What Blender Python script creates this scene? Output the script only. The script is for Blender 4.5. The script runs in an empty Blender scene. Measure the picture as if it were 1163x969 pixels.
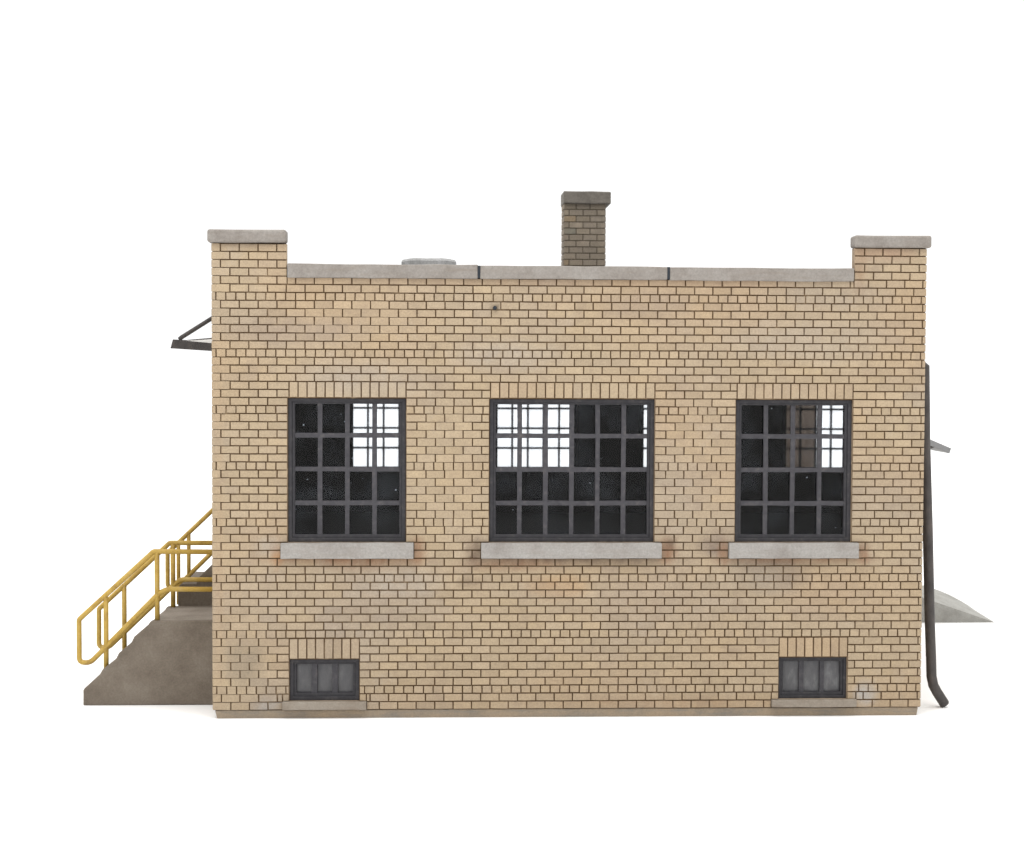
import bpy, bmesh, math, random
from mathutils import Vector, Matrix

random.seed(11)
S = bpy.context.scene
C = S.collection
W, D = 8.10, 5.64            # brick building: width and depth
ZT = 5.2586                  # top of the corner piers' brickwork
PITCH = ZT / 58.0            # one brick course
ZG = -0.098                  # table top the models stand on
GROOVE = 0.015

# ------------------------------------------------------------------ materials
def new_mat(name):
    m = bpy.data.materials.new(name); m.use_nodes = True
    nt = m.node_tree; nt.nodes.clear()
    return m, nt
def nd(nt, typ, **kw):
    n = nt.nodes.new(typ)
    for k, v in kw.items():
        if k in n.inputs.keys(): n.inputs[k].default_value = v
        else: setattr(n, k, v)
    return n
def noise(nt, coord, scale, detail=4.0, rough=0.6, stretch=None):
    n = nd(nt, 'ShaderNodeTexNoise'); n.inputs['Scale'].default_value = scale
    n.inputs['Detail'].default_value = detail; n.inputs['Roughness'].default_value = rough
    if stretch:
        mp = nd(nt, 'ShaderNodeMapping'); mp.inputs['Scale'].default_value = stretch
        nt.links.new(coord, mp.inputs['Vector']); coord = mp.outputs['Vector']
    nt.links.new(coord, n.inputs['Vector'])
    return n.outputs['Fac']
def ramp(nt, fac, stops):
    r = nd(nt, 'ShaderNodeValToRGB'); e = r.color_ramp.elements
    while len(e) < len(stops): e.new(0.5)
    for i, (p, c) in enumerate(stops):
        e[i].position = p; e[i].color = tuple(c) + (1,) if len(c) == 3 else c
    nt.links.new(fac, r.inputs['Fac'])
    return r.outputs['Color']
def mix(nt, fac, a, b, mode='MIX'):
    n = nd(nt, 'ShaderNodeMix', data_type='RGBA', blend_type=mode)
    for sock, v in ((n.inputs[0], fac), (n.inputs[6], a), (n.inputs[7], b)):
        if hasattr(v, 'links') or isinstance(v, bpy.types.NodeSocket): nt.links.new(v, sock)
        elif isinstance(v, (int, float)): sock.default_value = v
        else: sock.default_value = tuple(v) + (1,)
    return n.outputs[2]
def g(v): return (v, v, v)
def finish(nt, col, rough=0.85, bump=None, bstr=0.3, bdist=0.01, spec=0.25, metal=0.0):
    b = nd(nt, 'ShaderNodeBsdfPrincipled'); o = nd(nt, 'ShaderNodeOutputMaterial')
    b.inputs['Roughness'].default_value = rough
    b.inputs['Specular IOR Level'].default_value = spec
    b.inputs['Metallic'].default_value = metal
    if isinstance(col, bpy.types.NodeSocket): nt.links.new(col, b.inputs['Base Color'])
    else: b.inputs['Base Color'].default_value = tuple(col) + (1,)
    if bump is not None:
        bp = nd(nt, 'ShaderNodeBump'); bp.inputs['Strength'].default_value = bstr
        bp.inputs['Distance'].default_value = bdist
        nt.links.new(bump, bp.inputs['Height']); nt.links.new(bp.outputs['Normal'], b.inputs['Normal'])
    nt.links.new(b.outputs[0], o.inputs[0])
def coord(nt): return nd(nt, 'ShaderNodeTexCoord').outputs['Object']

def mat_brick():
    m, nt = new_mat('tan_brick'); co = coord(nt)
    at = nd(nt, 'ShaderNodeAttribute', attribute_name='Col')
    fine = ramp(nt, noise(nt, co, 48, 4, 0.75), [(0.25, g(0.76)), (0.75, g(1.20))])
    mid = ramp(nt, noise(nt, co, 9, 5, 0.65), [(0.3, (0.93, 0.92, 0.92)), (0.7, (1.05, 1.05, 1.04))])
    c = mix(nt, 1.0, at.outputs['Color'], fine, 'MULTIPLY')
    c = mix(nt, 1.0, c, mid, 'MULTIPLY')
    grime = ramp(nt, noise(nt, co, 3.3, 8, 0.72), [(0.52, g(0)), (0.78, g(0.70))])
    c = mix(nt, grime, c, (0.255, 0.195, 0.145))
    wash = ramp(nt, noise(nt, co, 1.7, 9, 0.78), [(0.56, g(0)), (0.74, g(0.6))])
    c = mix(nt, wash, c, (0.40, 0.335, 0.265))
    finish(nt, c, 0.8, noise(nt, co, 70, 3, 0.7), 0.25, 0.006)
    return m
def mat_mortar():
    m, nt = new_mat('dark_washed_mortar'); co = coord(nt)
    n = noise(nt, co, 2.6, 6, 0.7)
    c = ramp(nt, n, [(0.33, (0.078, 0.046, 0.023)), (0.54, (0.118, 0.075, 0.041)), (0.68, (0.27, 0.198, 0.125))])
    finish(nt, c, 0.95)
    return m
def mat_reveal():
    m, nt = new_mat('plain_tan_edge'); co = coord(nt)
    c = ramp(nt, noise(nt, co, 7, 6, 0.7), [(0.3, (0.20, 0.145, 0.10)), (0.55, (0.36, 0.28, 0.20)), (0.8, (0.40, 0.30, 0.24))])
    finish(nt, c, 0.85)
    return m
def mat_interior(v, name):
    m, nt = new_mat(name); co = coord(nt)
    c = ramp(nt, noise(nt, co, 5, 4, 0.6), [(0.3, tuple(x * 0.8 for x in v)), (0.7, tuple(x * 1.2 for x in v))])
    finish(nt, c, 0.8, spec=0.1)
    return m
def mat_concrete(name, dark, base, light, scale=4.0, bstr=0.3, streak=None, rough=0.85):
    m, nt = new_mat(name); co = coord(nt)
    n = noise(nt, co, scale, 8, 0.7)
    c = ramp(nt, n, [(0.28, dark), (0.5, base), (0.74, light)])
    f = ramp(nt, noise(nt, co, 45, 4, 0.7), [(0.25, g(0.82)), (0.75, g(1.15))])
    c = mix(nt, 1.0, c, f, 'MULTIPLY')
    if streak:
        s = ramp(nt, noise(nt, co, 6, 6, 0.7, stretch=(0.35, 1, 3.2)), [(0.5, g(0)), (0.75, g(0.6))])
        c = mix(nt, s, c, streak)
    finish(nt, c, rough, noise(nt, co, 26, 6, 0.7), bstr, 0.012)
    return m
def mat_frame(name='dark_grey_frame_paint', k=1.0):
    m, nt = new_mat(name); co = coord(nt)
    c = ramp(nt, noise(nt, co, 14, 6, 0.7), [(0.3, tuple(v*k for v in (0.026, 0.025, 0.029))), (0.55, tuple(v*k for v in (0.038, 0.037, 0.042))), (0.8, tuple(v*k for v in (0.080, 0.072, 0.070)))])
    finish(nt, c, 0.6, noise(nt, co, 60, 3), 0.12, 0.004, spec=0.3)
    return m
def mat_yellow():
    m, nt = new_mat('weathered_yellow_paint'); co = coord(nt)
    c = ramp(nt, noise(nt, co, 6, 7, 0.7), [(0.28, (0.25, 0.15, 0.045)), (0.5, (0.43, 0.285, 0.060)), (0.75, (0.45, 0.325, 0.12))])
    finish(nt, c, 0.55, noise(nt, co, 50, 3), 0.15, 0.004, spec=0.3)
    return m
def mat_dark_metal(name='dark_brown_metal', k=1.0):
    m, nt = new_mat(name); co = coord(nt)
    c = ramp(nt, noise(nt, co, 8, 7, 0.7, stretch=(1, 1, 0.5)), [(0.3, (0.030*k, 0.026*k, 0.026*k)), (0.55, (0.062*k, 0.055*k, 0.052*k)), (0.78, (0.105*k, 0.085*k, 0.075*k))])
    finish(nt, c, 0.55, noise(nt, co, 30, 4), 0.15, 0.005, spec=0.35)
    return m
def mat_glass():
    m, nt = new_mat('dust_and_glow_glazing'); co = coord(nt)
    tr = nd(nt, 'ShaderNodeBsdfTransparent'); tr.inputs[0].default_value = (0.93, 0.94, 0.95, 1)
    gl = nd(nt, 'ShaderNodeBsdfGlossy'); gl.inputs['Roughness'].default_value = 0.04
    lw = nd(nt, 'ShaderNodeLayerWeight'); lw.inputs['Blend'].default_value = 0.5
    pw = nd(nt, 'ShaderNodeMath', operation='POWER'); nt.links.new(lw.outputs['Facing'], pw.inputs[0]); pw.inputs[1].default_value = 4.0
    ml = nd(nt, 'ShaderNodeMath', operation='MULTIPLY_ADD'); nt.links.new(pw.outputs[0], ml.inputs[0]); ml.inputs[1].default_value = 0.5; ml.inputs[2].default_value = 0.014
    a = nd(nt, 'ShaderNodeMixShader'); nt.links.new(ml.outputs[0], a.inputs[0])
    nt.links.new(tr.outputs[0], a.inputs[1]); nt.links.new(gl.outputs[0], a.inputs[2])
    df = nd(nt, 'ShaderNodeBsdfDiffuse'); df.inputs[0].default_value = (0.42, 0.48, 0.56, 1)  # blue tint of the dust also paints glow from the far windows
    haze = ramp(nt, noise(nt, co, 2.2, 4, 0.6), [(0.45, g(0.0)), (0.78, g(0.050))])
    specks = ramp(nt, noise(nt, co, 24, 2, 0.5), [(0.725, g(0)), (0.77, g(0.60))])
    scr = ramp(nt, noise(nt, co, 13, 4, 0.6, stretch=(0.5, 1, 2.2)), [(0.70, g(0)), (0.80, g(0.16))])
    f = mix(nt, 1.0, haze, specks, 'ADD'); f = mix(nt, 1.0, f, scr, 'ADD')
    b = nd(nt, 'ShaderNodeMixShader'); nt.links.new(f, b.inputs[0])
    nt.links.new(a.outputs[0], b.inputs[1]); nt.links.new(df.outputs[0], b.inputs[2])
    o = nd(nt, 'ShaderNodeOutputMaterial'); nt.links.new(b.outputs[0], o.inputs[0])
    return m
def mat_flare_film():  # pale film that paints flare over the backlit bars
    m, nt = new_mat('flare_film_glazing'); co = coord(nt)
    tr = nd(nt, 'ShaderNodeBsdfTransparent'); tr.inputs[0].default_value = (0.95, 0.96, 0.97, 1)
    tl = nd(nt, 'ShaderNodeBsdfTranslucent'); tl.inputs[0].default_value = (0.80, 0.86, 0.95, 1)
    f = ramp(nt, noise(nt, co, 3.0, 5, 0.65), [(0.3, g(0.42)), (0.75, g(0.60))])
    b = nd(nt, 'ShaderNodeMixShader'); nt.links.new(f, b.inputs[0])
    nt.links.new(tr.outputs[0], b.inputs[1]); nt.links.new(tl.outputs[0], b.inputs[2])
    o = nd(nt, 'ShaderNodeOutputMaterial'); nt.links.new(b.outputs[0], o.inputs[0])
    return m
def mat_shade():
    m, nt = new_mat('brown_paper_shade'); co = coord(nt)
    c = ramp(nt, noise(nt, co, 4.0, 4, 0.6, stretch=(2.5, 1, 0.4)), [(0.3, (0.32, 0.28, 0.25)), (0.7, (0.42, 0.37, 0.33))])
    tl = nd(nt, 'ShaderNodeBsdfTranslucent'); nt.links.new(c, tl.inputs[0])
    df = nd(nt, 'ShaderNodeBsdfDiffuse'); nt.links.new(c, df.inputs[0])
    b = nd(nt, 'ShaderNodeMixShader'); b.inputs[0].default_value = 0.25
    nt.links.new(tl.outputs[0], b.inputs[1]); nt.links.new(df.outputs[0], b.inputs[2])
    o = nd(nt, 'ShaderNodeOutputMaterial'); nt.links.new(b.outputs[0], o.inputs[0])
    return m
def mat_frosted():
    m, nt = new_mat('frosted_grey_glazing'); co = coord(nt)
    c = ramp(nt, noise(nt, co, 5, 6, 0.7, stretch=(1.6, 1, 0.7)), [(0.3, (0.062, 0.062, 0.068)), (0.55, (0.098, 0.098, 0.104)), (0.72, (0.17, 0.172, 0.18))])  # paler streaks paint reflections into the grey
    finish(nt, c, 0.35, spec=0.4)
    return m
def mat_plain(name, c, rough=0.8, spec=0.2):
    m, nt = new_mat(name); co = coord(nt)
    cc = ramp(nt, noise(nt, co, 10, 4), [(0.3, tuple(x*0.9 for x in c)), (0.7, tuple(min(1, x*1.1) for x in c))])
    finish(nt, cc, rough, spec=spec)
    return m

M = dict(
    brick=mat_brick(), mortar=mat_mortar(), reveal=mat_reveal(),
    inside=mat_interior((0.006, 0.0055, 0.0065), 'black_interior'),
    inside_brown=mat_interior((0.15, 0.125, 0.11), 'brown_interior'),
    coping=mat_concrete('grey_coping_stone', (0.180, 0.158, 0.140), (0.252, 0.231, 0.211), (0.300, 0.283, 0.264), 2.6, 0.25, (0.205, 0.172, 0.142)),
    sill=mat_concrete('pale_grey_sill', (0.225, 0.205, 0.190), (0.315, 0.300, 0.283), (0.350, 0.340, 0.326), 2.4, 0.22, (0.255, 0.225, 0.20)),
    stair=mat_concrete('brown_grey_concrete', (0.122, 0.100, 0.079), (0.162, 0.136, 0.109), (0.205, 0.177, 0.146), 2.4, 0.4),
    tread=mat_concrete('toplight_step_concrete', (0.16, 0.135, 0.11), (0.225, 0.195, 0.165), (0.28, 0.25, 0.215), 3.0, 0.3),  # paler than stair, painting overhead light onto the tops
    ramp=mat_concrete('pale_grey_concrete', (0.22, 0.215, 0.195), (0.31, 0.305, 0.285), (0.38, 0.375, 0.355), 3.0, 0.25),
    base_sill=mat_concrete('stained_tan_grey_sill', (0.20, 0.165, 0.13), (0.275, 0.240, 0.20), (0.32, 0.29, 0.25), 3.0, 0.25, (0.20, 0.15, 0.115)),
    plinth=mat_concrete('stained_tan_footing', (0.175, 0.160, 0.142), (0.285, 0.232, 0.172), (0.38, 0.285, 0.19), 1.1, 0.4, (0.17, 0.175, 0.175)),
    chimney_cap=mat_concrete('dark_chimney_cap', (0.095, 0.085, 0.075), (0.155, 0.140, 0.122), (0.20, 0.18, 0.16), 5.0, 0.4),
    frame=mat_frame(), bars=mat_frame('drybrushed_bar_paint', 1.45), yellow=mat_yellow(), metal=mat_dark_metal(), steel=mat_dark_metal('weathered_canopy_steel', 0.75),
    sooty=mat_plain('sooty_mortar', (0.112, 0.093, 0.072)),
    glass=mat_glass(), flare_film=mat_flare_film(), shade=mat_shade(), frosted=mat_frosted(),
    joint=mat_plain('black_joint_sealant', (0.03, 0.035, 0.042)),
    vent=mat_concrete('weathered_zinc', (0.20, 0.20, 0.19), (0.36, 0.36, 0.36), (0.60, 0.59, 0.62), 2.4, 0.3, None, 0.5),
    awning=mat_plain('grey_awning_paint', (0.27, 0.275, 0.285), 0.6),
    deck=mat_plain('pale_canopy_deck', (0.42, 0.41, 0.39), 0.7),
    roof=mat_plain('dark_roof_felt', (0.07, 0.07, 0.07)),
    door=mat_plain('dark_grey_door_paint', (0.06, 0.058, 0.06), 0.55),
)

# ------------------------------------------------------------------ object helpers
ROOTS = {}
def thing(name, label, cat, loc):
    o = bpy.data.objects.new(name, None); C.objects.link(o)
    o.location = loc; o.empty_display_size = 0.3
    o['label'] = label; o['category'] = cat
    ROOTS[o.name] = Vector(loc)
    return o
def link(name, me, parent=None):
    o = bpy.data.objects.new(name, me); C.objects.link(o)
    if parent is not None:
        o.parent = parent
        if parent.name in ROOTS: o.matrix_parent_inverse = Matrix.Translation(-ROOTS[parent.name])
    return o
def obj(name, bm, mats, parent=None, bevel=0.0, smooth=False, segs=2):
    bmesh.ops.recalc_face_normals(bm, faces=bm.faces[:])
    me = bpy.data.meshes.new(name); bm.to_mesh(me); bm.free()
    for m in (mats if isinstance(mats, (list, tuple)) else [mats]): me.materials.append(m)
    if smooth:
        for p in me.polygons: p.use_smooth = True
    o = link(name, me, parent)
    if bevel:
        b = o.modifiers.new('edge', 'BEVEL'); b.width = bevel; b.segments = segs
        b.limit_method = 'ANGLE'; b.angle_limit = math.radians(35)
    return o
def box(bm, x0, x1, y0, y1, z0, z1, mi=0, jit=0.0):
    j = lambda: random.uniform(-jit, jit)
    v = [bm.verts.new((x + j(), y + j(), z + j())) for x in (x0, x1) for y in (y0, y1) for z in (z0, z1)]
    for q in ((0, 1, 3, 2), (4, 6, 7, 5), (0, 4, 5, 1), (2, 3, 7, 6), (0, 2, 6, 4), (1, 5, 7, 3)):
        f = bm.faces.new([v[i] for i in q]); f.material_index = mi
def rough_box(bm, x0, x1, y0, y1, z0, z1, step=0.22, amp=0.004):
    """box whose long direction is cut and whose vertices wander a little (cast stone)"""
    n = max(1, int((x1 - x0) / step)); rings = []
    for i in range(n + 1):
        x = x0 + (x1 - x0) * i / n; r = lambda: random.uniform(-amp, amp)
        rings.append([bm.verts.new((x + (r() if 0 < i < n else 0), y + r(), z + r())) for y, z in ((y0, z0), (y0, z1), (y1, z1), (y1, z0))])
    for a, b in zip(rings, rings[1:]):
        for k in range(4): bm.faces.new((a[k], a[(k+1) % 4], b[(k+1) % 4], b[k]))
    bm.faces.new(rings[0]); bm.faces.new(rings[-1][::-1])
def tube(bm, pts, r, n=10, caps=True):
    pts = [Vector(p) for p in pts]; rings = []
    ref = None
    for i, p in enumerate(pts):
        t = ((pts[i] - pts[i-1]).normalized() if i else Vector()) + ((pts[i+1] - pts[i]).normalized() if i < len(pts)-1 else Vector())
        t.normalize()
        if ref is None: ref = Vector((0, 1, 0)) if abs(t.y) < 0.9 else Vector((1, 0, 0))
        a = t.cross(ref).normalized(); b = t.cross(a).normalized()
        k = 1.0
        if 0 < i < len(pts)-1:
            c = (pts[i] - pts[i-1]).normalized().dot(t); k = 1.0 / max(c, 0.6)
        rad = r[i] if isinstance(r, (list, tuple)) else r
        ring = []
        for j in range(n):
            w = 2*math.pi*j/n; off = (a*math.cos(w)*k + b*math.sin(w))*rad
            ring.append(bm.verts.new(p + off))
        rings.append(ring)
    for u, v in zip(rings, rings[1:]):
        for j in range(n): bm.faces.new((u[j], u[(j+1) % n], v[(j+1) % n], v[j]))
    if caps: bm.faces.new(rings[0]); bm.faces.new(rings[-1][::-1])
def arc(pts, rads, n=5):
    """round the inner corners of a polyline"""
    P = [Vector(p) for p in pts]; out = [P[0]]
    for i in range(1, len(P)-1):
        a = (P[i-1]-P[i]); b = (P[i+1]-P[i]); d = min(rads[i-1] if isinstance(rads, (list, tuple)) else rads, a.length*0.45, b.length*0.45)
        s = P[i] + a.normalized()*d; e = P[i] + b.normalized()*d
        for k in range(n+1):
            t = k/n; out.append(s*(1-t)**2 + P[i]*2*t*(1-t) + e*t*t)
    out.append(P[-1]); return out
def place(bm, fn):
    for v in bm.verts: v.co = fn(v.co)

def plate(bm, outer, holes, y0, y1, m_front=0, m_side=0, m_back=0):
    """flat slab in the u-z plane (u along x) between depths y0 (front) and y1 (back), cut by rectangular holes"""
    xs = sorted({round(v, 5) for r in [*outer, *holes] for v in (r[0], r[1])})
    zs = sorted({round(v, 5) for r in [*outer, *holes] for v in (r[2], r[3])})
    def inside(x, z, rs): return any(a < x < b and c < z < d for a, b, c, d in rs)
    solid = [[inside((xs[i]+xs[i+1])/2, (zs[j]+zs[j+1])/2, outer) and not inside((xs[i]+xs[i+1])/2, (zs[j]+zs[j+1])/2, holes)
              for j in range(len(zs)-1)] for i in range(len(xs)-1)]
    V = {}
    def v(i, j, k):
        if (i, j, k) not in V: V[i, j, k] = bm.verts.new((xs[i], (y0, y1)[k], zs[j]))
        return V[i, j, k]
    def face(vs, m):
        f = bm.faces.new(vs); f.material_index = m
    nx, nz = len(xs)-1, len(zs)-1
    sol = lambda i, j: 0 <= i < nx and 0 <= j < nz and solid[i][j]
    for i in range(nx):
        for j in range(nz):
            if not solid[i][j]: continue
            face([v(i,j,0), v(i+1,j,0), v(i+1,j+1,0), v(i,j+1,0)], m_front)
            face([v(i,j,1), v(i,j+1,1), v(i+1,j+1,1), v(i+1,j,1)], m_back)
            if not sol(i-1, j): face([v(i,j,0), v(i,j+1,0), v(i,j+1,1), v(i,j,1)], m_side)
            if not sol(i+1, j): face([v(i+1,j,0), v(i+1,j,1), v(i+1,j+1,1), v(i+1,j+1,0)], m_side)
            if not sol(i, j-1): face([v(i,j,0), v(i,j,1), v(i+1,j,1), v(i+1,j,0)], m_side)
            if not sol(i, j+1): face([v(i,j+1,0), v(i+1,j+1,0), v(i+1,j+1,1), v(i,j+1,1)], m_side)

# ------------------------------------------------------------------ brickwork
def hsh(i, j, s=0):
    n = (i*374761393 + j*668265263 + s*974634541) & 0xffffffff
    n = ((n ^ (n >> 13)) * 1274126177) & 0xffffffff
    return ((n ^ (n >> 16)) & 0xffff) / 65535.0
def vnoise(x, y, s=0):
    i, j = math.floor(x), math.floor(y); fx, fy = x-i, y-j
    fx, fy = fx*fx*(3-2*fx), fy*fy*(3-2*fy)
    a = hsh(i, j, s)*(1-fx) + hsh(i+1, j, s)*fx; b = hsh(i, j+1, s)*(1-fx) + hsh(i+1, j+1, s)*fx
    return a*(1-fy) + b*fy
def lerp3(a, b, t): return tuple(x*(1-t) + y*t for x, y in zip(a, b))
TAN, WARM, GREY, RUST_AND_SHADE, DIRT_AND_SHADE = (0.380, 0.300, 0.205), (0.384, 0.284, 0.184), (0.325, 0.270, 0.212), (0.235, 0.125, 0.072), (0.150, 0.108, 0.078)
SMUDGE = (0.36, 0.315, 0.265)
# staining the model carries and painted shade lines: (u, z, half width, half height, colour, strength)
STAINS_AND_SHADE = [
    (0.42, 5.256, 0.45, 0.012, DIRT_AND_SHADE, 0.7), (7.69, 5.256, 0.45, 0.012, DIRT_AND_SHADE, 0.7),  # shadow lines of the corner caps, painted onto the brick
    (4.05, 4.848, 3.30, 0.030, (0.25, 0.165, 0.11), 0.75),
    # rust and dirt round the sill ends; thin underside lines also paint shade
    (0.735, 1.77, 0.055, 0.12, (0.36, 0.17, 0.06), 0.95), (0.66, 1.86, 0.15, 0.07, SMUDGE, 0.8), (2.31, 1.80, 0.075, 0.13, RUST_AND_SHADE, 0.9), (1.5, 1.70, 0.80, 0.028, RUST_AND_SHADE, 0.9), (1.7, 1.665, 0.55, 0.05, RUST_AND_SHADE, 0.55),
    (2.965, 1.79, 0.085, 0.14, DIRT_AND_SHADE, 0.95), (4.05, 1.70, 1.08, 0.030, DIRT_AND_SHADE, 0.95), (3.4, 1.66, 0.5, 0.05, RUST_AND_SHADE, 0.7), (4.5, 1.665, 0.5, 0.045, DIRT_AND_SHADE, 0.45), (5.150, 1.81, 0.095, 0.13, RUST_AND_SHADE, 0.95), (5.18, 1.88, 0.06, 0.07, DIRT_AND_SHADE, 0.8),
    (5.71, 1.87, 0.18, 0.13, (0.225, 0.175, 0.135), 0.9), (5.80, 1.77, 0.055, 0.12, RUST_AND_SHADE, 0.95), (6.6, 1.70, 0.78, 0.028, RUST_AND_SHADE, 0.85), (6.4, 1.66, 0.45, 0.05, DIRT_AND_SHADE, 0.55), (7.40, 1.77, 0.07, 0.11, RUST_AND_SHADE, 0.75),
    # pale and dark smudges
    (2.1, 1.45, 0.42, 0.15, SMUDGE, 0.7), (6.35, 1.47, 0.32, 0.13, (0.26, 0.22, 0.18), 0.6), (6.6, 1.50, 0.16, 0.06, DIRT_AND_SHADE, 0.4), (0.36, 0.55, 0.20, 0.24, (0.25, 0.205, 0.15), 0.7),
    (7.0, 4.70, 0.6, 0.13, GREY, 0.6), (0.95, 4.28, 0.7, 0.14, (0.29, 0.23, 0.18), 0.6), (4.9, 4.6, 0.45, 0.14, (0.29, 0.23, 0.18), 0.6), (3.35, 4.02, 0.5, 0.16, SMUDGE, 0.6), (6.8, 4.2, 0.7, 0.2, SMUDGE, 0.4),
    (7.62, 5.2, 0.32, 0.06, (0.33, 0.20, 0.14), 0.55), (7.32, 5.1, 0.07, 0.3, RUST_AND_SHADE, 0.45), (1.7, 3.74, 0.6, 0.2, SMUDGE, 0.6),
    (0.60, 0.05, 0.14, 0.045, (0.33, 0.31, 0.29), 0.95), (7.45, 0.16, 0.12, 0.12, (0.36, 0.34, 0.32), 0.9), (1.8, 0.06, 0.1, 0.05, GREY, 0.6),
    (5.0, 1.25, 0.5, 0.3, GREY, 0.45), (2.9, 1.45, 0.12, 0.06, DIRT_AND_SHADE, 0.5), (4.4, 0.3, 0.9, 0.2, WARM, 0.5), (3.9, 1.4, 0.3, 0.12, (0.40, 0.25, 0.13), 0.6), (0.08, 2.0, 0.05, 1.9, WARM, 0.5),
    (5.3, 0.05, 1.6, 0.05, (0.33, 0.22, 0.13), 0.6), (3.175, 4.553, 0.035, 0.03, (0.05, 0.035, 0.02), 1.0),
]
# where paint has partly filled the bed joints: (u, z, half width, half height)
FILLED = [(2.64, 2.70, 0.40, 0.80), (5.46, 2.70, 0.42, 0.80), (0.30, 0.60, 0.42, 0.55), (1.6, 4.42, 0.65, 0.22), (0.06, 2.6, 0.07, 3.5), (6.9, 2.4, 0.0, 0.0)]
def stain_col(u, z, base, stains):
    c = base
    for su, sz, sw, sh, sc, st in stains:
        d = math.hypot((u-su)/sw, (z-sz)/sh)
        if d < 1.5:
            w = max(0.0, min(1.0, (1.5-d)/0.9)) * st * (0.55 + 0.6*vnoise(u*14, z*14, 5))
            c = lerp3(c, sc, min(1, w))
    return c
def brick_colour(u, z, seed, under_coping=None):
    t = vnoise(u*1.3, z*1.6, seed)*0.6 + vnoise(u*3.1, z*3.7, seed+1)*0.4
    c = lerp3(TAN, GREY, max(0, min(1, (t-0.45)*1.7)))
    t2 = vnoise(u*1.0+9, z*1.5+4, seed+2)
    c = lerp3(c, WARM, max(0, min(1, (t2-0.5)*1.6)))
    return c
def subtract(rects, hole):
    out = []
    a, b, c, d = hole
    for r in rects:
        x0, x1, z0, z1 = r
        if x1 <= a or x0 >= b or z1 <= c or z0 >= d: out.append(r); continue
        if x0 < a: out.append((x0, a, z0, z1))
        if x1 > b: out.append((b, x1, z0, z1))
        xa, xb = max(x0, a), min(x1, b)
        if z0 < c: out.append((xa, xb, z0, c))
        if z1 > d: out.append((xa, xb, d, z1))
    return out
def joints(i, u0, u1, flip=False):
    """brick joints of course i, counted from the top"""
    if i % 7 == 6:
        s, L = 0.052, 0.1109
    else:
        odd = i % 7 if (i // 7) % 2 == 0 else i % 7
        s, L = (0.1035, 0.2092) if odd % 2 == 0 else (0.2081, 0.2092)
    xs = [u0]; k = math.ceil((u0 - s)/L)
    while s + k*L < u1 - 0.02:
        if s + k*L > u0 + 0.02: xs.append(s + k*L)
        k += 1
    xs.append(u1); return xs
def add_brick(bm, lay, r, to3, seed, stains, depth=GROOVE, base=None):
    x0, x1, z0, z1 = r
    if x1-x0 < 0.022 or z1-z0 < 0.022: return
    k, q = 0.0050, 0.0084
    fl = 0.0
    if seed == 1:
        for fu, fz, fw, fh in FILLED:
            if fw: fl = max(fl, min(1.0, (1.25 - math.hypot(((x0+x1)/2-fu)/fw, ((z0+z1)/2-fz)/fh))*2.0))
    fl = max(0.0, fl) * random.uniform(0.6, 1.0)
    kz, qz = k*(1-0.92*fl), q*(1-0.76*fl)
    jr = lambda: random.uniform(-0.0022, 0.0022)
    dz = random.uniform(-0.0016, 0.0012)
    lo = [(x0+k, z0+kz), (x1-k, z0+kz), (x1-k, z1-kz), (x0+k, z1-kz)]
    hi = [(x0+q+jr(), z0+qz+jr()), (x1-q+jr(), z0+qz+jr()), (x1-q+jr(), z1-qz+jr()), (x0+q+jr(), z1-qz+jr())]
    um, zm = (x0+x1)/2, (z0+z1)/2
    col = base or brick_colour(um, zm, seed)
    b = random.gauss(1.0, 0.036); h = random.gauss(0, 0.014)
    col = (col[0]*b*(1+h*0.3), col[1]*b, col[2]*b*(1-h))
    # long faces are cut in four so that stains can run across a brick
    n = 4 if x1-x0 > 0.15 else 2
    vl = [bm.verts.new(to3(u, z, 0.006)) for u, z in lo]
    top, bot = [], []
    for i in range(n+1):
        t = i/n
        bot.append(bm.verts.new(to3(hi[0][0]*(1-t)+hi[1][0]*t, hi[0][1]*(1-t)+hi[1][1]*t, -depth-dz)))
        top.append(bm.verts.new(to3(hi[3][0]*(1-t)+hi[2][0]*t, hi[3][1]*(1-t)+hi[2][1]*t, -depth-dz)))
    fs = [bm.faces.new((bot[i], bot[i+1], top[i+1], top[i])) for i in range(n)]
    fs.append(bm.faces.new([vl[0], vl[1]] + bot[::-1]))
    fs.append(bm.faces.new([vl[2], vl[3]] + top))
    fs.append(bm.faces.new((vl[1], vl[2], top[-1], bot[-1])))
    fs.append(bm.faces.new((vl[3], vl[0], bot[0], top[0])))
    for ii, f in enumerate(fs):
        f.material_index = 1
        for lp in f.loops:
            if ii < n:
                i = bot.index(lp.vert) if lp.vert in bot else top.index(lp.vert)
                u = x0 + (x1-x0)*i/n; z = z0+0.01 if lp.vert in bot else z1-0.01
            else: u, z = um, zm
            c = stain_col(u, z, col, stains)
            lp[lay] = (*c, 1.0)

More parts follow.
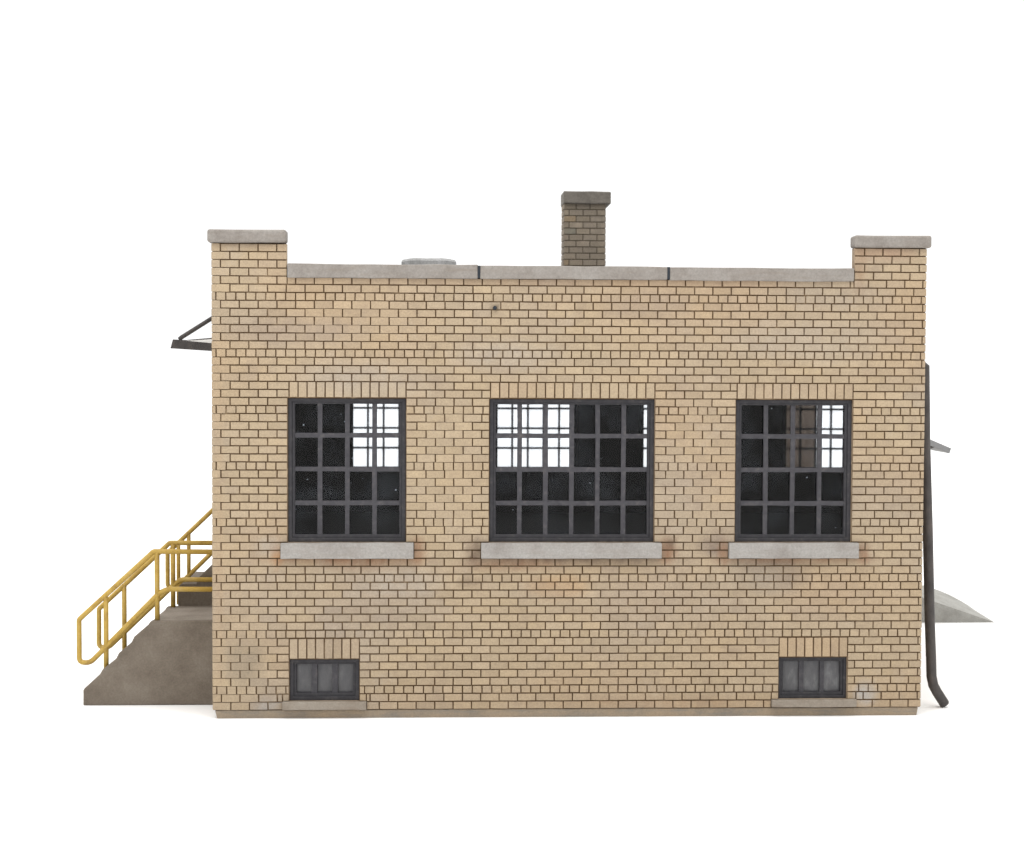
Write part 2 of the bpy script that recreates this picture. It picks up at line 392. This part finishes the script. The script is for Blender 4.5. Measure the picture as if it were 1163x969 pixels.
def brick_wall(name, parent, length, to3, holes, lintels, extra, seed, stains, slab, u_lo=0.0, u_hi=None, inner='inside', special=None):
    """slab + individual bricks; holes are real openings, lintels are rows of bricks stood on end"""
    bm = bmesh.new(); lay = bm.loops.layers.float_color.new('Col')
    outer, thick = slab
    plate(bm, outer, holes, 0.0, thick, 0, 2, 3)
    place(bm, lambda c: to3(c.x, c.z, c.y))
    u_hi = length if u_hi is None else u_hi
    for i in range(58):
        z1 = ZT - i*PITCH; z0 = z1 - PITCH
        xs = joints(i, u_lo, u_hi)
        if special: xs = special(i, xs)
        for h in holes + lintels + extra:                        # no slivers beside openings
            if h[2] < z1-0.02 and h[3] > z0+0.02:
                lim = 0.035 if i % 7 == 6 else 0.075
                xs = [x for x in xs if x in (u_lo, u_hi) or not (h[0]-lim < x < h[0] or h[1] < x < h[1]+lim)]
        for a, b in zip(xs, xs[1:]):
            rs = [(a, b, z0, z1)]
            for h in holes + lintels + extra: rs = subtract(rs, h)
            for r in rs: add_brick(bm, lay, r, to3, seed, stains)
    return obj(name, bm, [M['mortar'], M['brick'], M['reveal'], M[inner]], parent)
def lintel(parent, rect, n, to3, seed, stains):
    bm = bmesh.new(); lay = bm.loops.layers.float_color.new('Col')
    a, b, z0, z1 = rect
    for k in range(n):
        add_brick(bm, lay, (a+(b-a)*k/n, a+(b-a)*(k+1)/n, z0, z1), to3, seed, stains,
                  base=brick_colour((a+b)/2 + k*0.05, z0, seed+3))
    return obj('lintel', bm, [M['mortar'], M['brick']], parent)

# ------------------------------------------------------------------ the building
bld = thing('brick_building', 'single storey tan brick building with grey coping, dark multi-pane windows and a brick chimney', 'building', (4.05, 2.82, ZG))
FY = GROOVE
front3 = lambda u, z, d: Vector((u, FY + d, z))
left3 = lambda u, z, d: Vector((FY + d, u, z))                 # u runs along depth
right3 = lambda u, z, d: Vector((W - FY - d, u, z))
rear3 = lambda u, z, d: Vector((u, D - FY - d, z))
WT = 0.135                                                     # wall thickness behind the groove plane
ZC = 4.885                                                     # underside of the low coping

F_WIN = [(0.850, 2.178, 1.903, 3.530), (3.120, 4.996, 1.903, 3.530), (5.925, 7.265, 1.903, 3.530)]
F_BAS = [(0.866, 1.656, 0.098, 0.574), (6.446, 7.237, 0.098, 0.578)]
F_SILL = [(0.774, 2.266, 1.724, 1.900), (3.030, 5.080, 1.724, 1.900), (5.852, 7.340, 1.724, 1.900)]
B_SILL = [(0.790, 1.737, 0.006, 0.096), (6.362, 7.342, 0.012, 0.096)]
F_LIN = [(0.866, 2.178, 3.536, 3.717), (3.130, 4.996, 3.536, 3.717), (5.935, 7.265, 3.536, 3.717)]
B_LIN = [(0.866, 1.656, 0.578, 0.812), (6.446, 7.237, 0.582, 0.812)]
low_gap = (0.846, 7.260, ZC, 9.0)
def pier_shift(i, xs):
    if i > 3: return xs
    return [x - 0.046 if 7.3 < x < W - 0.01 else x for x in xs]
brick_wall('wall', bld, W, front3, F_WIN + F_BAS, F_LIN + B_LIN, F_SILL + B_SILL + [low_gap], 1, STAINS_AND_SHADE,
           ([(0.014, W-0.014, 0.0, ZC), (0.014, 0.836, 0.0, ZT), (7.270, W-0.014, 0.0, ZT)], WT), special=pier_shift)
for r, n in zip(F_LIN + B_LIN, (13, 18, 13, 8, 8)): lintel(bld, r, n, front3, 1, STAINS_AND_SHADE)

SIDE_TOP = [(0.15, D-0.15, 0.0, ZC), (0.15, 0.90, 0.0, ZT)]
L_DOOR = (2.20, 3.05, 1.64, 3.62)
side_gap = (0.90, D+1, ZC, 9.0)
YW, XW = 3.08, 8.90                                             # the rear part is wider than the front
wing_front3 = lambda u, z, d: Vector((u, YW + FY + d, z))
wing_side3 = lambda u, z, d: Vector((XW - FY - d, u, z))
above = (-1, 99, ZC, 9.0)
brick_wall('wall', bld, D, left3, [L_DOOR], [], [side_gap], 21, [], (SIDE_TOP, WT), u_lo=0.02, u_hi=D-0.02)
brick_wall('wall', bld, YW, right3, [], [], [side_gap], 31, [], ([(0.15, YW+0.15, 0.0, ZC), (0.15, 0.90, 0.0, ZT)], WT), u_lo=0.02, u_hi=YW+0.013, inner='inside_brown')
brick_wall('wall', bld, XW, wing_front3, [], [], [above], 33, [], ([(W-0.014, XW-0.014, 0.0, ZC)], WT), u_lo=W+0.004, u_hi=XW, inner='inside_brown')
brick_wall('wall', bld, D, wing_side3, [], [], [above], 37, [], ([(YW+0.153, D-0.15, 0.0, ZC)], WT), u_lo=YW+0.02, u_hi=D-0.02, inner='inside_brown')
R_REAR = [(1.233, 2.453, 2.355, 3.595), (3.348, 4.573, 2.355, 3.595), (5.505, 6.747, 2.355, 3.595), (7.625, 8.612, 2.355, 3.595)]
brick_wall('wall', bld, XW, rear3, R_REAR, [], [above], 41, [], ([(0.014, XW-0.014, 0.0, ZC)], WT), u_hi=XW)

# footing strip
bm = bmesh.new()
n = 40; rows = []
for i in range(n+1):
    x = 0.03 + (8.068-0.03)*i/n; r = lambda a=0.003: random.uniform(-a, a)
    xb = x + (0.022 if i == 0 else (-0.012 if i == n else 0))
    rows.append([bm.verts.new(p) for p in ((xb, 0.024+r(), ZG+0.0005), (x, 0.012+r(), -0.004+r(0.002)), (x, D-0.03, -0.003), (xb, D-0.04, ZG+0.0005))])
for a, b in zip(rows, rows[1:]):
    for k in range(4): bm.faces.new((a[k], a[(k+1) % 4], b[(k+1) % 4], b[k]))
bm.faces.new(rows[0]); bm.faces.new(rows[-1][::-1])
obj('foundation', bm, M['plinth'], bld, 0.006)
bm = bmesh.new(); rough_box(bm, W-0.02, XW-0.03, YW+0.02, D-0.05, ZG+0.0005, -0.004, 0.2, 0.002); obj('foundation', bm, M['plinth'], bld, 0.006)

# inner floor, roof
bm = bmesh.new(); plate(bm, [(0.16, W-0.16, 0.16, D-0.16), (W-0.2, XW-0.16, YW+0.16, D-0.16)], [], 0.0, 0.08); place(bm, lambda c: Vector((c.x, c.z, 1.66+c.y)))
obj('floor', bm, M['inside'], bld)
bm = bmesh.new(); plate(bm, [(0.153, W-0.153, 0.153, D-0.153), (W-0.2, XW-0.153, YW+0.153, D-0.153)], [], 0.0, 0.10); place(bm, lambda c: Vector((c.x, c.z, 4.60+c.y)))
obj('roof', bm, M['roof'], bld)

# copings
def coping(x0, x1, y0, y1, z0, z1, bev=0.02, along='x'):
    bm = bmesh.new()
    if along == 'x': rough_box(bm, x0, x1, y0, y1, z0, z1)
    else:
        rough_box(bm, y0, y1, x0, x1, z0, z1); place(bm, lambda c: Vector((c.y, c.x, c.z)))
    return obj('coping', bm, M['coping'], bld, bev, segs=3)
ZB = 4.880
coping(0.853, 2.982, -0.030, 0.19, ZB, 5.036, 0.010)
coping(3.006, 5.124, -0.030, 0.19, ZB, 5.028, 0.010)
coping(5.148, 7.254, -0.030, 0.19, ZB-0.004, 5.024, 0.010)
for x in (2.994, 5.136):
    bm = bmesh.new(); box(bm, x-0.0145, x+0.0145, -0.032, 0.185, ZB+0.008, 5.026); obj('coping_joint', bm, M['joint'], bld)
coping(-0.040, 0.838, -0.036, 0.19, 5.266, 5.414, 0.026)
coping(7.254, 8.140, -0.036, 0.19, 5.262, 5.402, 0.026)
coping(-0.036, 0.19, 0.194, 0.92, 5.266, 5.406, 0.02, 'y')
coping(W-0.19, 8.136, 0.194, 0.92, 5.264, 5.398, 0.02, 'y')
coping(-0.026, 0.18, 0.924, D-0.02, ZB, 5.02, 0.012, 'y')
coping(W-0.18, W+0.026, 0.924, YW-0.034, ZB, 5.02, 0.012, 'y')
coping(W-0.18, XW+0.026, YW-0.030, YW+0.18, ZB, 5.02, 0.012)
coping(XW-0.18, XW+0.026, YW+0.184, D-0.184, ZB, 5.02, 0.012, 'y')
coping(0.184, XW+0.02, D-0.18, D+0.03, ZB, 5.02, 0.012)

# ---- windows: frame > glazing bars, pane, sill
def window(rect, cols, nrow, to3, sill=None, glass='glass', jw=0.045, bar=0.052, sill_mat='sill', sy=(-0.075, 0.10), thin=False):
    a, b, c, d = rect
    bm = bmesh.new()
    plate(bm, [rect], [(a+jw, b-jw, c+jw, d-jw*0.9)], 0.030, 0.120)
    e = jw + 0.030
    plate(bm, [(a+jw-0.004, b-jw+0.004, c+jw-0.004, d-jw*0.9+0.004)], [(a+e, b-e, c+e+0.008, d-e*0.85)], 0.052, 0.112)
    place(bm, lambda p: to3(p.x, p.z, p.y))
    fr = obj('window', bm, M['frame'], bld, 0.007)
    ia, ib, ic, id_ = a+e, b-e, c+e+0.008, d-e*0.85
    xs = [ia + (ib-ia+bar)*k/cols for k in range(cols)]
    wv = (ib-ia+bar)/cols - bar
    zs = [ic + (id_-ic+bar)*k/nrow for k in range(nrow)]
    hv = (id_-ic+bar)/nrow - bar
    jr = lambda: random.uniform(-0.003, 0.003)
    bm = bmesh.new()
    plate(bm, [(ia-0.004, ib+0.004, ic-0.004, id_+0.004)], [(x, x+wv, z, z+hv) for x in xs for z in zs], 0.064, 0.100)
    if not thin:
        for v in bm.verts: v.co += Vector((jr(), jr()*0.5, jr()))
    place(bm, lambda p: to3(p.x, p.z, p.y))
    obj('glazing_bars', bm, M['frame' if thin else 'bars'], fr, 0.010)
    bm = bmesh.new()
    vs = [bm.verts.new((x, 0.106, z)) for x, z in ((ia-0.01, ic-0.01), (ib+0.01, ic-0.01), (ib+0.01, id_+0.01), (ia-0.01, id_+0.01))]
    bm.faces.new(vs)
    place(bm, lambda p: to3(p.x, p.z, p.y))
    obj('pane', bm, M[glass], fr)
    if sill:
        bm = bmesh.new(); rough_box(bm, sill[0], sill[1], sy[0], sy[1], sill[2], sill[3], 0.16, 0.003)
        place(bm, lambda p: to3(p.x, p.z, p.y))
        obj('sill', bm, M[sill_mat], fr, 0.006)
    return fr
window(F_WIN[0], 4, 4, front3, F_SILL[0])
window(F_WIN[1], 6, 4, front3, F_SILL[1])
window(F_WIN[2], 4, 4, front3, F_SILL[2])
window(F_BAS[0], 3, 1, front3, B_SILL[0], 'frosted', 0.046, 0.066, 'base_sill', (-0.055, 0.10))
window(F_BAS[1], 3, 1, front3, B_SILL[1], 'frosted', 0.034, 0.050, 'base_sill', (-0.055, 0.10))
rear_windows = [window(r, 5 if r[0] < 7 else 4, 4, rear3, None, 'flare_film', 0.022, 0.030, thin=True) for r in R_REAR]
a, b, c, d = R_REAR[3]
bm = bmesh.new(); box(bm, a+0.045, a+0.515, D-0.075, D-0.067, c+0.04, d-0.04); obj('shade', bm, M['shade'], rear_windows[3])

# door of the left side, under the canopy
a, b, c, d = L_DOOR
bm = bmesh.new(); plate(bm, [L_DOOR], [(a+0.06, b-0.06, c+0.02, d-0.06)], 0.02, 0.11); place(bm, lambda p: left3(p.x, p.z, p.y))
door = obj('door', bm, M['frame'], bld, 0.006)
bm = bmesh.new(); plate(bm, [(a+0.055, b-0.055, c+0.015, d-0.055)], [], 0.05, 0.09); place(bm, lambda p: left3(p.x, p.z, p.y))
obj('door_leaf', bm, M['door'], door)
bm = bmesh.new(); tube(bm, [(FY+0.05, a+0.13, 2.55), (FY-0.02, a+0.13, 2.55), (FY-0.02, a+0.22, 2.55)], 0.014, 8); obj('handle', bm, M['metal'], door)

# small dark stub on the wall
bm = bmesh.new(); tube(bm, [(3.175, 0.01, 4.556), (3.175, -0.016, 4.553)], [0.026, 0.020], 9); obj('pin', bm, M['joint'], bld, 0.006)

# ---- chimney
CX0, CX1, CY0, CY1 = 4.322, 4.925, 5.02, 5.50
DARK = [(4.6, 5.5, 3, 3, (0.20, 0.16, 0.125), 1.15)]
bm = bmesh.new(); lay = bm.loops.layers.float_color.new('Col')
box(bm, CX0+0.008, CX1-0.008, CY0+0.008, CY1-0.008, 4.66, 6.24)
nc = 18
def chim_panel(to3, u0, u1):
    for i in range(nc):
        z1 = 6.235 - i*PITCH*0.985; z0 = z1 - PITCH*0.985
        if z0 < 4.7: break
        xs = [u0]; x = u0 + (0.075 if i % 2 else 0.175)
        while x < u1-0.05: xs.append(x); x += 0.2
        xs.append(u1)
        for p, q in zip(xs, xs[1:]):
            t = random.random()
            base = lerp3((0.205, 0.174, 0.136), (0.235, 0.198, 0.154), t)
            if random.random() < 0.12: base = random.choice([(0.23, 0.178, 0.12), (0.175, 0.165, 0.135), (0.20, 0.155, 0.125)])
            add_brick(bm, lay, (p, q, z0, z1), to3, 51, [], 0.010, base)
chim_panel(lambda u, z, dd: Vector((u, CY0+0.008+dd, z)), CX0, CX1)
chim_panel(lambda u, z, dd: Vector((u, CY1-0.008-dd, z)), CX0, CX1)
chim_panel(lambda u, z, dd: Vector((CX0+0.008+dd, u, z)), CY0+0.012, CY1-0.012)
chim_panel(lambda u, z, dd: Vector((CX1-0.008-dd, u, z)), CY0+0.012, CY1-0.012)
chim = obj('chimney', bm, [M['sooty'], M['brick']], bld)
bm = bmesh.new(); rough_box(bm, 4.312, 4.992, 4.965, 5.54, 6.228, 6.405, 0.12, 0.004)
for v in bm.verts: v.co.z -= (v.co.x-4.3)*0.010
obj('cap', bm, M['chimney_cap'], chim, 0.014)

# ---- round roof vent
bm = bmesh.new()
prof = [(0.300, 4.69), (0.300, 4.98), (0.334, 5.02), (0.336, 5.185), (0.322, 5.212), (0.24, 5.224), (0.0, 5.232)]
vc = Vector((2.415, 1.95, 0)); prev = None; NS = 72
for rr, zz in prof:
    ring = [bm.verts.new(vc + Vector(((rr+0.006*(k%2))*math.cos(2*math.pi*k/NS), (rr+0.006*(k%2))*math.sin(2*math.pi*k/NS), zz + 0.003*math.sin(5*k/NS*6.28)))) for k in range(NS)] if rr > 0 else [bm.verts.new(vc + Vector((0, 0, zz)))]
    if prev:
        for k in range(NS):
            bm.faces.new((prev[k], prev[(k+1) % NS], ring[(k+1) % NS], ring[k]) if len(ring) > 1 else (prev[k], prev[(k+1) % NS], ring[0]))
    prev = ring
obj('roof_vent', bm, M['vent'], bld)

# ---- canopy over the left door: twisted steel frame, tie rods
cy0, cy1 = 2.00, 3.40
bm = bmesh.new()
def quadbar(bm, a_top, b_top, h, yo, lean=0.03):
    """channel between two top points, h high, yo thick"""
    va = Vector(a_top); vb = Vector(b_top); vs = []
    for p, k in ((va, lean), (vb, 0.0)):
        for dy in (0, yo):
            for dz in (0, -h*(1.0 if k else 0.8)): vs.append(bm.verts.new((p.x - (k if dz else 0), p.y+dy, p.z+dz)))
    for q in ((0,1,3,2), (4,6,7,5), (0,4,5,1), (2,3,7,6), (0,2,6,4), (1,5,7,3)): bm.faces.new([vs[i] for i in q])
N0, N1 = (-0.755, cy0, 4.212), (0.02, cy0, 4.140)
F0, F1 = (-0.80, cy1, 4.225), (0.02, cy1, 4.300)
quadbar(bm, N0, N1, 0.112, 0.045)
quadbar(bm, (F0[0], cy1-0.045, F0[2]), (F1[0], cy1-0.045, F1[2]), 0.05, 0.045)
vs = [bm.verts.new(p) for p in ((-0.755, cy0+0.046, 4.212), (-0.80, cy1-0.046, 4.225), (-0.72, cy0+0.046, 4.209), (-0.765, cy1-0.046, 4.222),
      (-0.785, cy0+0.046, 4.10), (-0.83, cy1-0.046, 4.11), (-0.72, cy0+0.046, 4.10), (-0.765, cy1-0.046, 4.11))]
for q in ((0,1,3,2), (4,6,7,5), (0,4,5,1), (2,3,7,6), (0,2,6,4), (1,5,7,3)): bm.faces.new([vs[i] for i in q])
can = obj('canopy', bm, M['steel'], bld, 0.006)
bm = bmesh.new(); G = []
for i in range(5):
    t = i/4
    for j in range(5):
        s = j/4; x = -0.715 + 0.727*t
        zn = 4.212 + (4.140-4.212)*t - 0.012; zf = 4.225 + (4.300-4.225)*t - 0.012
        G.append((x, cy0+0.046+(cy1-cy0-0.092)*s, zn*(1-s)+zf*s))
top = [bm.verts.new(p) for p in G]; bot = [bm.verts.new((p[0], p[1], p[2]-0.02)) for p in G]
for i in range(4):
    for j in range(4):
        k = i*5+j; bm.faces.new((top[k], top[k+1], top[k+6], top[k+5])); bm.faces.new((bot[k], bot[k+5], bot[k+6], bot[k+1]))
edge = [0,1,2,3,4,9,14,19,24,23,22,21,20,15,10,5]
for a_, b_ in zip(edge, edge[1:]+edge[:1]): bm.faces.new((top[a_], bot[a_], bot[b_], top[b_]))
obj('deck', bm, M['deck'], can)
for yy, z0_, z1_ in ((cy0+0.03, 4.235, 4.665),):
    bm = bmesh.new(); tube(bm, [(-0.68, yy, z0_-0.025), (-0.655, yy, z0_), (0.02, yy, z1_)], 0.027, 8); obj('tie_rod', bm, M['steel'], can)

# ---- drainpipe at the right front corner
bm = bmesh.new()
py = 0.45
pts = [(8.07, py, 3.955), (8.15, py, 3.955), (8.216, py, 3.90), (8.228, py, 3.5), (8.238, py, 3.05), (8.262, py, 2.5), (8.284, py, 2.0), (8.302, py, 1.5), (8.317, py, 1.06), (8.334, py, 0.70),
       (8.345, py, 0.48), (8.353, py, 0.27), (8.376, py, 0.165), (8.42, py, 0.085), (8.512, py, -0.055), (8.523, py, -0.070)]
rad = [0.060]*len(pts); rad[-1] = 0.050
tube(bm, pts, rad, 14)
obj('drainpipe', bm, M['metal'], bld, smooth=False)
for p in bpy.data.objects['drainpipe'].data.polygons: p.use_smooth = len(p.vertices) == 4

# ---- small sloping awning on the right side
bm = bmesh.new()
y0, y1 = 4.55, 5.35
for yy in (y0, y1):
    for x, z in ((8.88, 3.155), (9.850, 2.752), (9.826, 2.676), (8.88, 3.055)): bm.verts.new((x, yy, z))
bm.verts.ensure_lookup_table(); v = bm.verts
for q in ((0,1,2,3), (7,6,5,4), (0,4,5,1), (1,5,6,2), (2,6,7,3), (3,7,4,0)): bm.faces.new([v[i] for i in q])
aw = obj('awning', bm, M['awning'], bld, 0.008)
bm = bmesh.new(); tube(bm, [(8.89, y0+0.10, 2.55), (9.64, y0+0.05, 2.79)], 0.024, 8); obj('bracket', bm, M['metal'], aw)

# ------------------------------------------------------------------ concrete stairs with yellow railings (left)
st = thing('concrete_stairs', 'brown grey concrete steps with yellow pipe railings beside the left wall', 'stairs', (-0.75, 1.9, ZG))
SY0, SY1 = 0.76, 1.985
LZ = 0.893
bm = bmesh.new()
# stepped profile with its sloping side strings
prof = [(-1.607, ZG+0.001), (-1.607, 0.088), (-1.585, 0.112), (-1.412, 0.272), (-1.382, 0.325), (-1.225, 0.452), (-1.192, 0.518), (-1.045, 0.645), (-1.012, 0.712), (-0.850, 0.852), (-0.822, LZ), (-0.012, LZ+0.004), (-0.012, ZG+0.001)]
def prism(bm, prof, y0, y1, jit=0.0):
    A = [bm.verts.new((x, y0, z)) for x, z in prof]; B = [bm.verts.new((x, y1, z)) for x, z in prof]
    bm.faces.new(A); bm.faces.new(B[::-1])
    for i in range(len(prof)): bm.faces.new((A[i], B[i], B[(i+1) % len(prof)], A[(i+1) % len(prof)]))
step_prof = [(-1.60, ZG+0.001), (-1.60, 0.085)]
xx, zz = -1.60, 0.085
for k in range(4):
    xx += 0.197; step_prof.append((xx, zz)); zz += 0.202; step_prof.append((xx, min(zz, LZ-0.002)))
step_prof += [(-0.013, LZ-0.002), (-0.013, ZG+0.001)]
string = obj('side_string', (lambda b: (prism(b, prof, SY0, SY0+0.10), b)[1])(bmesh.new()), M['stair'], st, 0.012)
obj('side_string', (lambda b: (prism(b, prof, SY1-0.10, SY1), b)[1])(bmesh.new()), M['stair'], st, 0.012)
obj('flight', (lambda b: (prism(b, step_prof, SY0+0.102, SY1-0.102), b)[1])(bmesh.new()), M['tread'], st, 0.010)
# upper flight up to the door
up = [(-0.70, ZG+0.001), (-0.70, 1.12), (-0.66, 1.168), (-0.47, 1.168), (-0.455, 1.235), (-0.29, 1.40), (-0.235, 1.405), (-0.225, 1.47), (-0.06, 1.632), (-0.012, 1.634), (-0.012, ZG+0.001)]
obj('flight', (lambda b: (prism(b, up, SY1+0.004, 3.20), b)[1])(bmesh.new()), M['stair'], st, 0.010)

def railing(loop, posts, bends=(0.02, 0.02, 0.11, 0.10, 0.06, 0.06), r=0.030, pr=0.030, y=0.86):
    bm = bmesh.new(); tube(bm, arc([(x, y, z) for x, z in loop], bends, 4), r, 12)
    rl = obj('railing', bm, M['yellow'], st, smooth=True)
    for x, zb, zt, *dy in posts:
        bm = bmesh.new(); yy = y + (dy[0] if dy else 0.0)
        tube(bm, [(x, yy, zb-0.02), (x, yy, zt)], pr, 12); obj('post', bm, M['yellow'], rl, smooth=True)
    return rl
railing([(-0.02, 1.697), (-0.800, 1.703), (-1.672, 0.900), (-1.672, 0.395), (-1.545, 0.388), (-0.735, 1.214), (-0.640, 1.258), (-0.02, 1.254)],
        [(-1.358, 0.312, 1.165), (-0.760, 0.885, 1.69)], y=0.86)
railing([(-0.02, 1.688), (-0.785, 1.690), (-1.657, 0.870), (-1.659, 0.395), (-1.545, 0.385), (-0.725, 1.175), (-0.650, 1.235), (-0.02, 1.230)],
        [(-1.346, 0.33, 1.178), (-0.745, 0.885, 1.68)], y=1.90)
railing([(-0.02, 2.335), (-0.695, 1.690), (-0.862, 1.530), (-0.862, 1.10), (-0.760, 1.090), (-0.600, 1.245), (-0.02, 1.818)],
        [(-0.726, 0.90, 1.655), (-0.597, 1.15, 1.775)], bends=(0.02, 0.02, 0.09, 0.07, 0.05), r=0.028, pr=0.025, y=2.20)

# ------------------------------------------------------------------ concrete ramp behind the right side
rp = bmesh.new()
NX = 24; ny = 8; T = []
for i in range(NX+1):
    t = i/NX; row = []
    for j in range(ny+1):
        s = j/ny
        xt = 11.27 + 0.10*s                                   # toe of the slope
        x = 8.35 + (xt-8.35)*t
        z = ZG + 0.002 + (xt-x)*0.341
        z += 0.13*s*math.sin(math.pi*min(1, max(0, (x-10.0)/(xt-10.0))))**0.8 if x > 10.0 else 0
        z = min(z, 0.90)
        row.append(rp.verts.new((x, 6.73 + 1.20*s, z)))
    T.append(row)
for i in range(NX):
    for j in range(ny): rp.faces.new((T[i][j], T[i+1][j], T[i+1][j+1], T[i][j+1]))
# sides and bottom
for j in (0, ny):
    low = [rp.verts.new((T[i][j].co.x, T[i][j].co.y, ZG+0.001)) for i in range(NX+1)]
    for i in range(NX): rp.faces.new((T[i][j], low[i], low[i+1], T[i+1][j]))
    if j == 0: L0 = low
    else: L1 = low
rp.faces.new([T[0][j] for j in range(ny+1)] + [L1[0], L0[0]])
rp.faces.new([T[NX][j] for j in range(ny, -1, -1)] + [L0[NX], L1[NX]])
ro = obj('concrete_ramp', rp, M['ramp'])
ro['label'] = 'pale grey concrete ramp tapering to the ground behind the drainpipe'; ro['category'] = 'ramp'

# ------------------------------------------------------------------ white surface
bm = bmesh.new()
R_ = 400.0
vs = [bm.verts.new(p) for p in ((-R_, -R_, ZG), (R_, -R_, ZG), (R_, R_, ZG), (-R_, R_, ZG))]
bm.faces.new(vs)
mw, nt = new_mat('white_seamless_paper'); co = coord(nt)
finish(nt, ramp(nt, noise(nt, co, 3, 3), [(0.3, g(0.86)), (0.7, g(0.88))]), 0.9, spec=0.0)
gr = obj('ground', bm, mw); gr['kind'] = 'structure'

# ------------------------------------------------------------------ light: white studio surround and soft boxes
w = bpy.data.worlds.new('World'); S.world = w; w.use_nodes = True
nt = w.node_tree; nt.nodes.clear()
tc = nd(nt, 'ShaderNodeTexCoord'); sp = nd(nt, 'ShaderNodeSeparateXYZ'); nt.links.new(tc.outputs['Generated'], sp.inputs[0])
mr = nd(nt, 'ShaderNodeMapRange'); mr.inputs['From Min'].default_value = -0.55; mr.inputs['From Max'].default_value = 0.0
nt.links.new(sp.outputs['Y'], mr.inputs['Value'])
side = ramp(nt, mr.outputs['Result'], [(0.0, g(0.12)), (1.0, g(1.15))])
up = nd(nt, 'ShaderNodeMapRange', interpolation_type='SMOOTHSTEP'); up.inputs['From Min'].default_value = 0.45; up.inputs['From Max'].default_value = 0.75
nt.links.new(sp.outputs['Z'], up.inputs['Value'])
col = mix(nt, up.outputs['Result'], side, (2.35, 2.33, 2.29))
bg = nd(nt, 'ShaderNodeBackground'); nt.links.new(col, bg.inputs['Color']); bg.inputs['Strength'].default_value = 1.0
wo = nd(nt, 'ShaderNodeOutputWorld'); nt.links.new(bg.outputs[0], wo.inputs[0])

def softbox(name, loc, target, sx, sy, power, color=(1, 1, 1)):
    l = bpy.data.lights.new(name, 'AREA'); l.shape = 'RECTANGLE'; l.size = sx; l.size_y = sy; l.energy = power; l.color = color
    o = bpy.data.objects.new(name, l); C.objects.link(o); o.location = loc
    o.rotation_euler = (Vector(target)-Vector(loc)).to_track_quat('-Z', 'Y').to_euler()
    return o
softbox('softbox_top', (3.5, -3.5, 15), (4.0, 1.5, 0), 16, 12, 900, (1.0, 0.985, 0.96))
softbox('softbox_front', (-6, -17, 9), (3.5, 0, 2.2), 8, 7, 850, (1.0, 0.98, 0.95))
softbox('softbox_front', (16, -15, 8), (4.5, 0, 2.2), 7, 6, 330, (1.0, 0.99, 0.97))

# ------------------------------------------------------------------ camera
cam = bpy.data.cameras.new('Camera'); co_ = bpy.data.objects.new('Camera', cam); C.objects.link(co_)
cam.sensor_fit = 'HORIZONTAL'; cam.sensor_width = 36.0; cam.lens = 36.0*1850.0/1163.0
cam.dof.use_dof = True; cam.dof.focus_distance = 18.4; cam.dof.aperture_fstop = 1.3
cam.clip_start = 0.1; cam.clip_end = 2000
yaw, pitch, roll = 0.04288324, 0.0378662, 0.00444756
cy_, sy_, cp, sp_ = math.cos(yaw), math.sin(yaw), math.cos(pitch), math.sin(pitch)
f = Vector((sy_*cp, cy_*cp, -sp_)); r = Vector((cy_, -sy_, 0)); u = r.cross(f)
r2 = r*math.cos(roll) + u*math.sin(roll); u2 = -r*math.sin(roll) + u*math.cos(roll)
m3 = Matrix((r2, u2, -f)).transposed()
co_.matrix_world = Matrix.Translation((2.585395, -18.385122, 3.914834)) @ m3.to_4x4()
S.camera = co_
S.view_settings.view_transform = 'Standard'; S.view_settings.look = 'None'
S.view_settings.exposure = 0.0; S.view_settings.gamma = 1.0
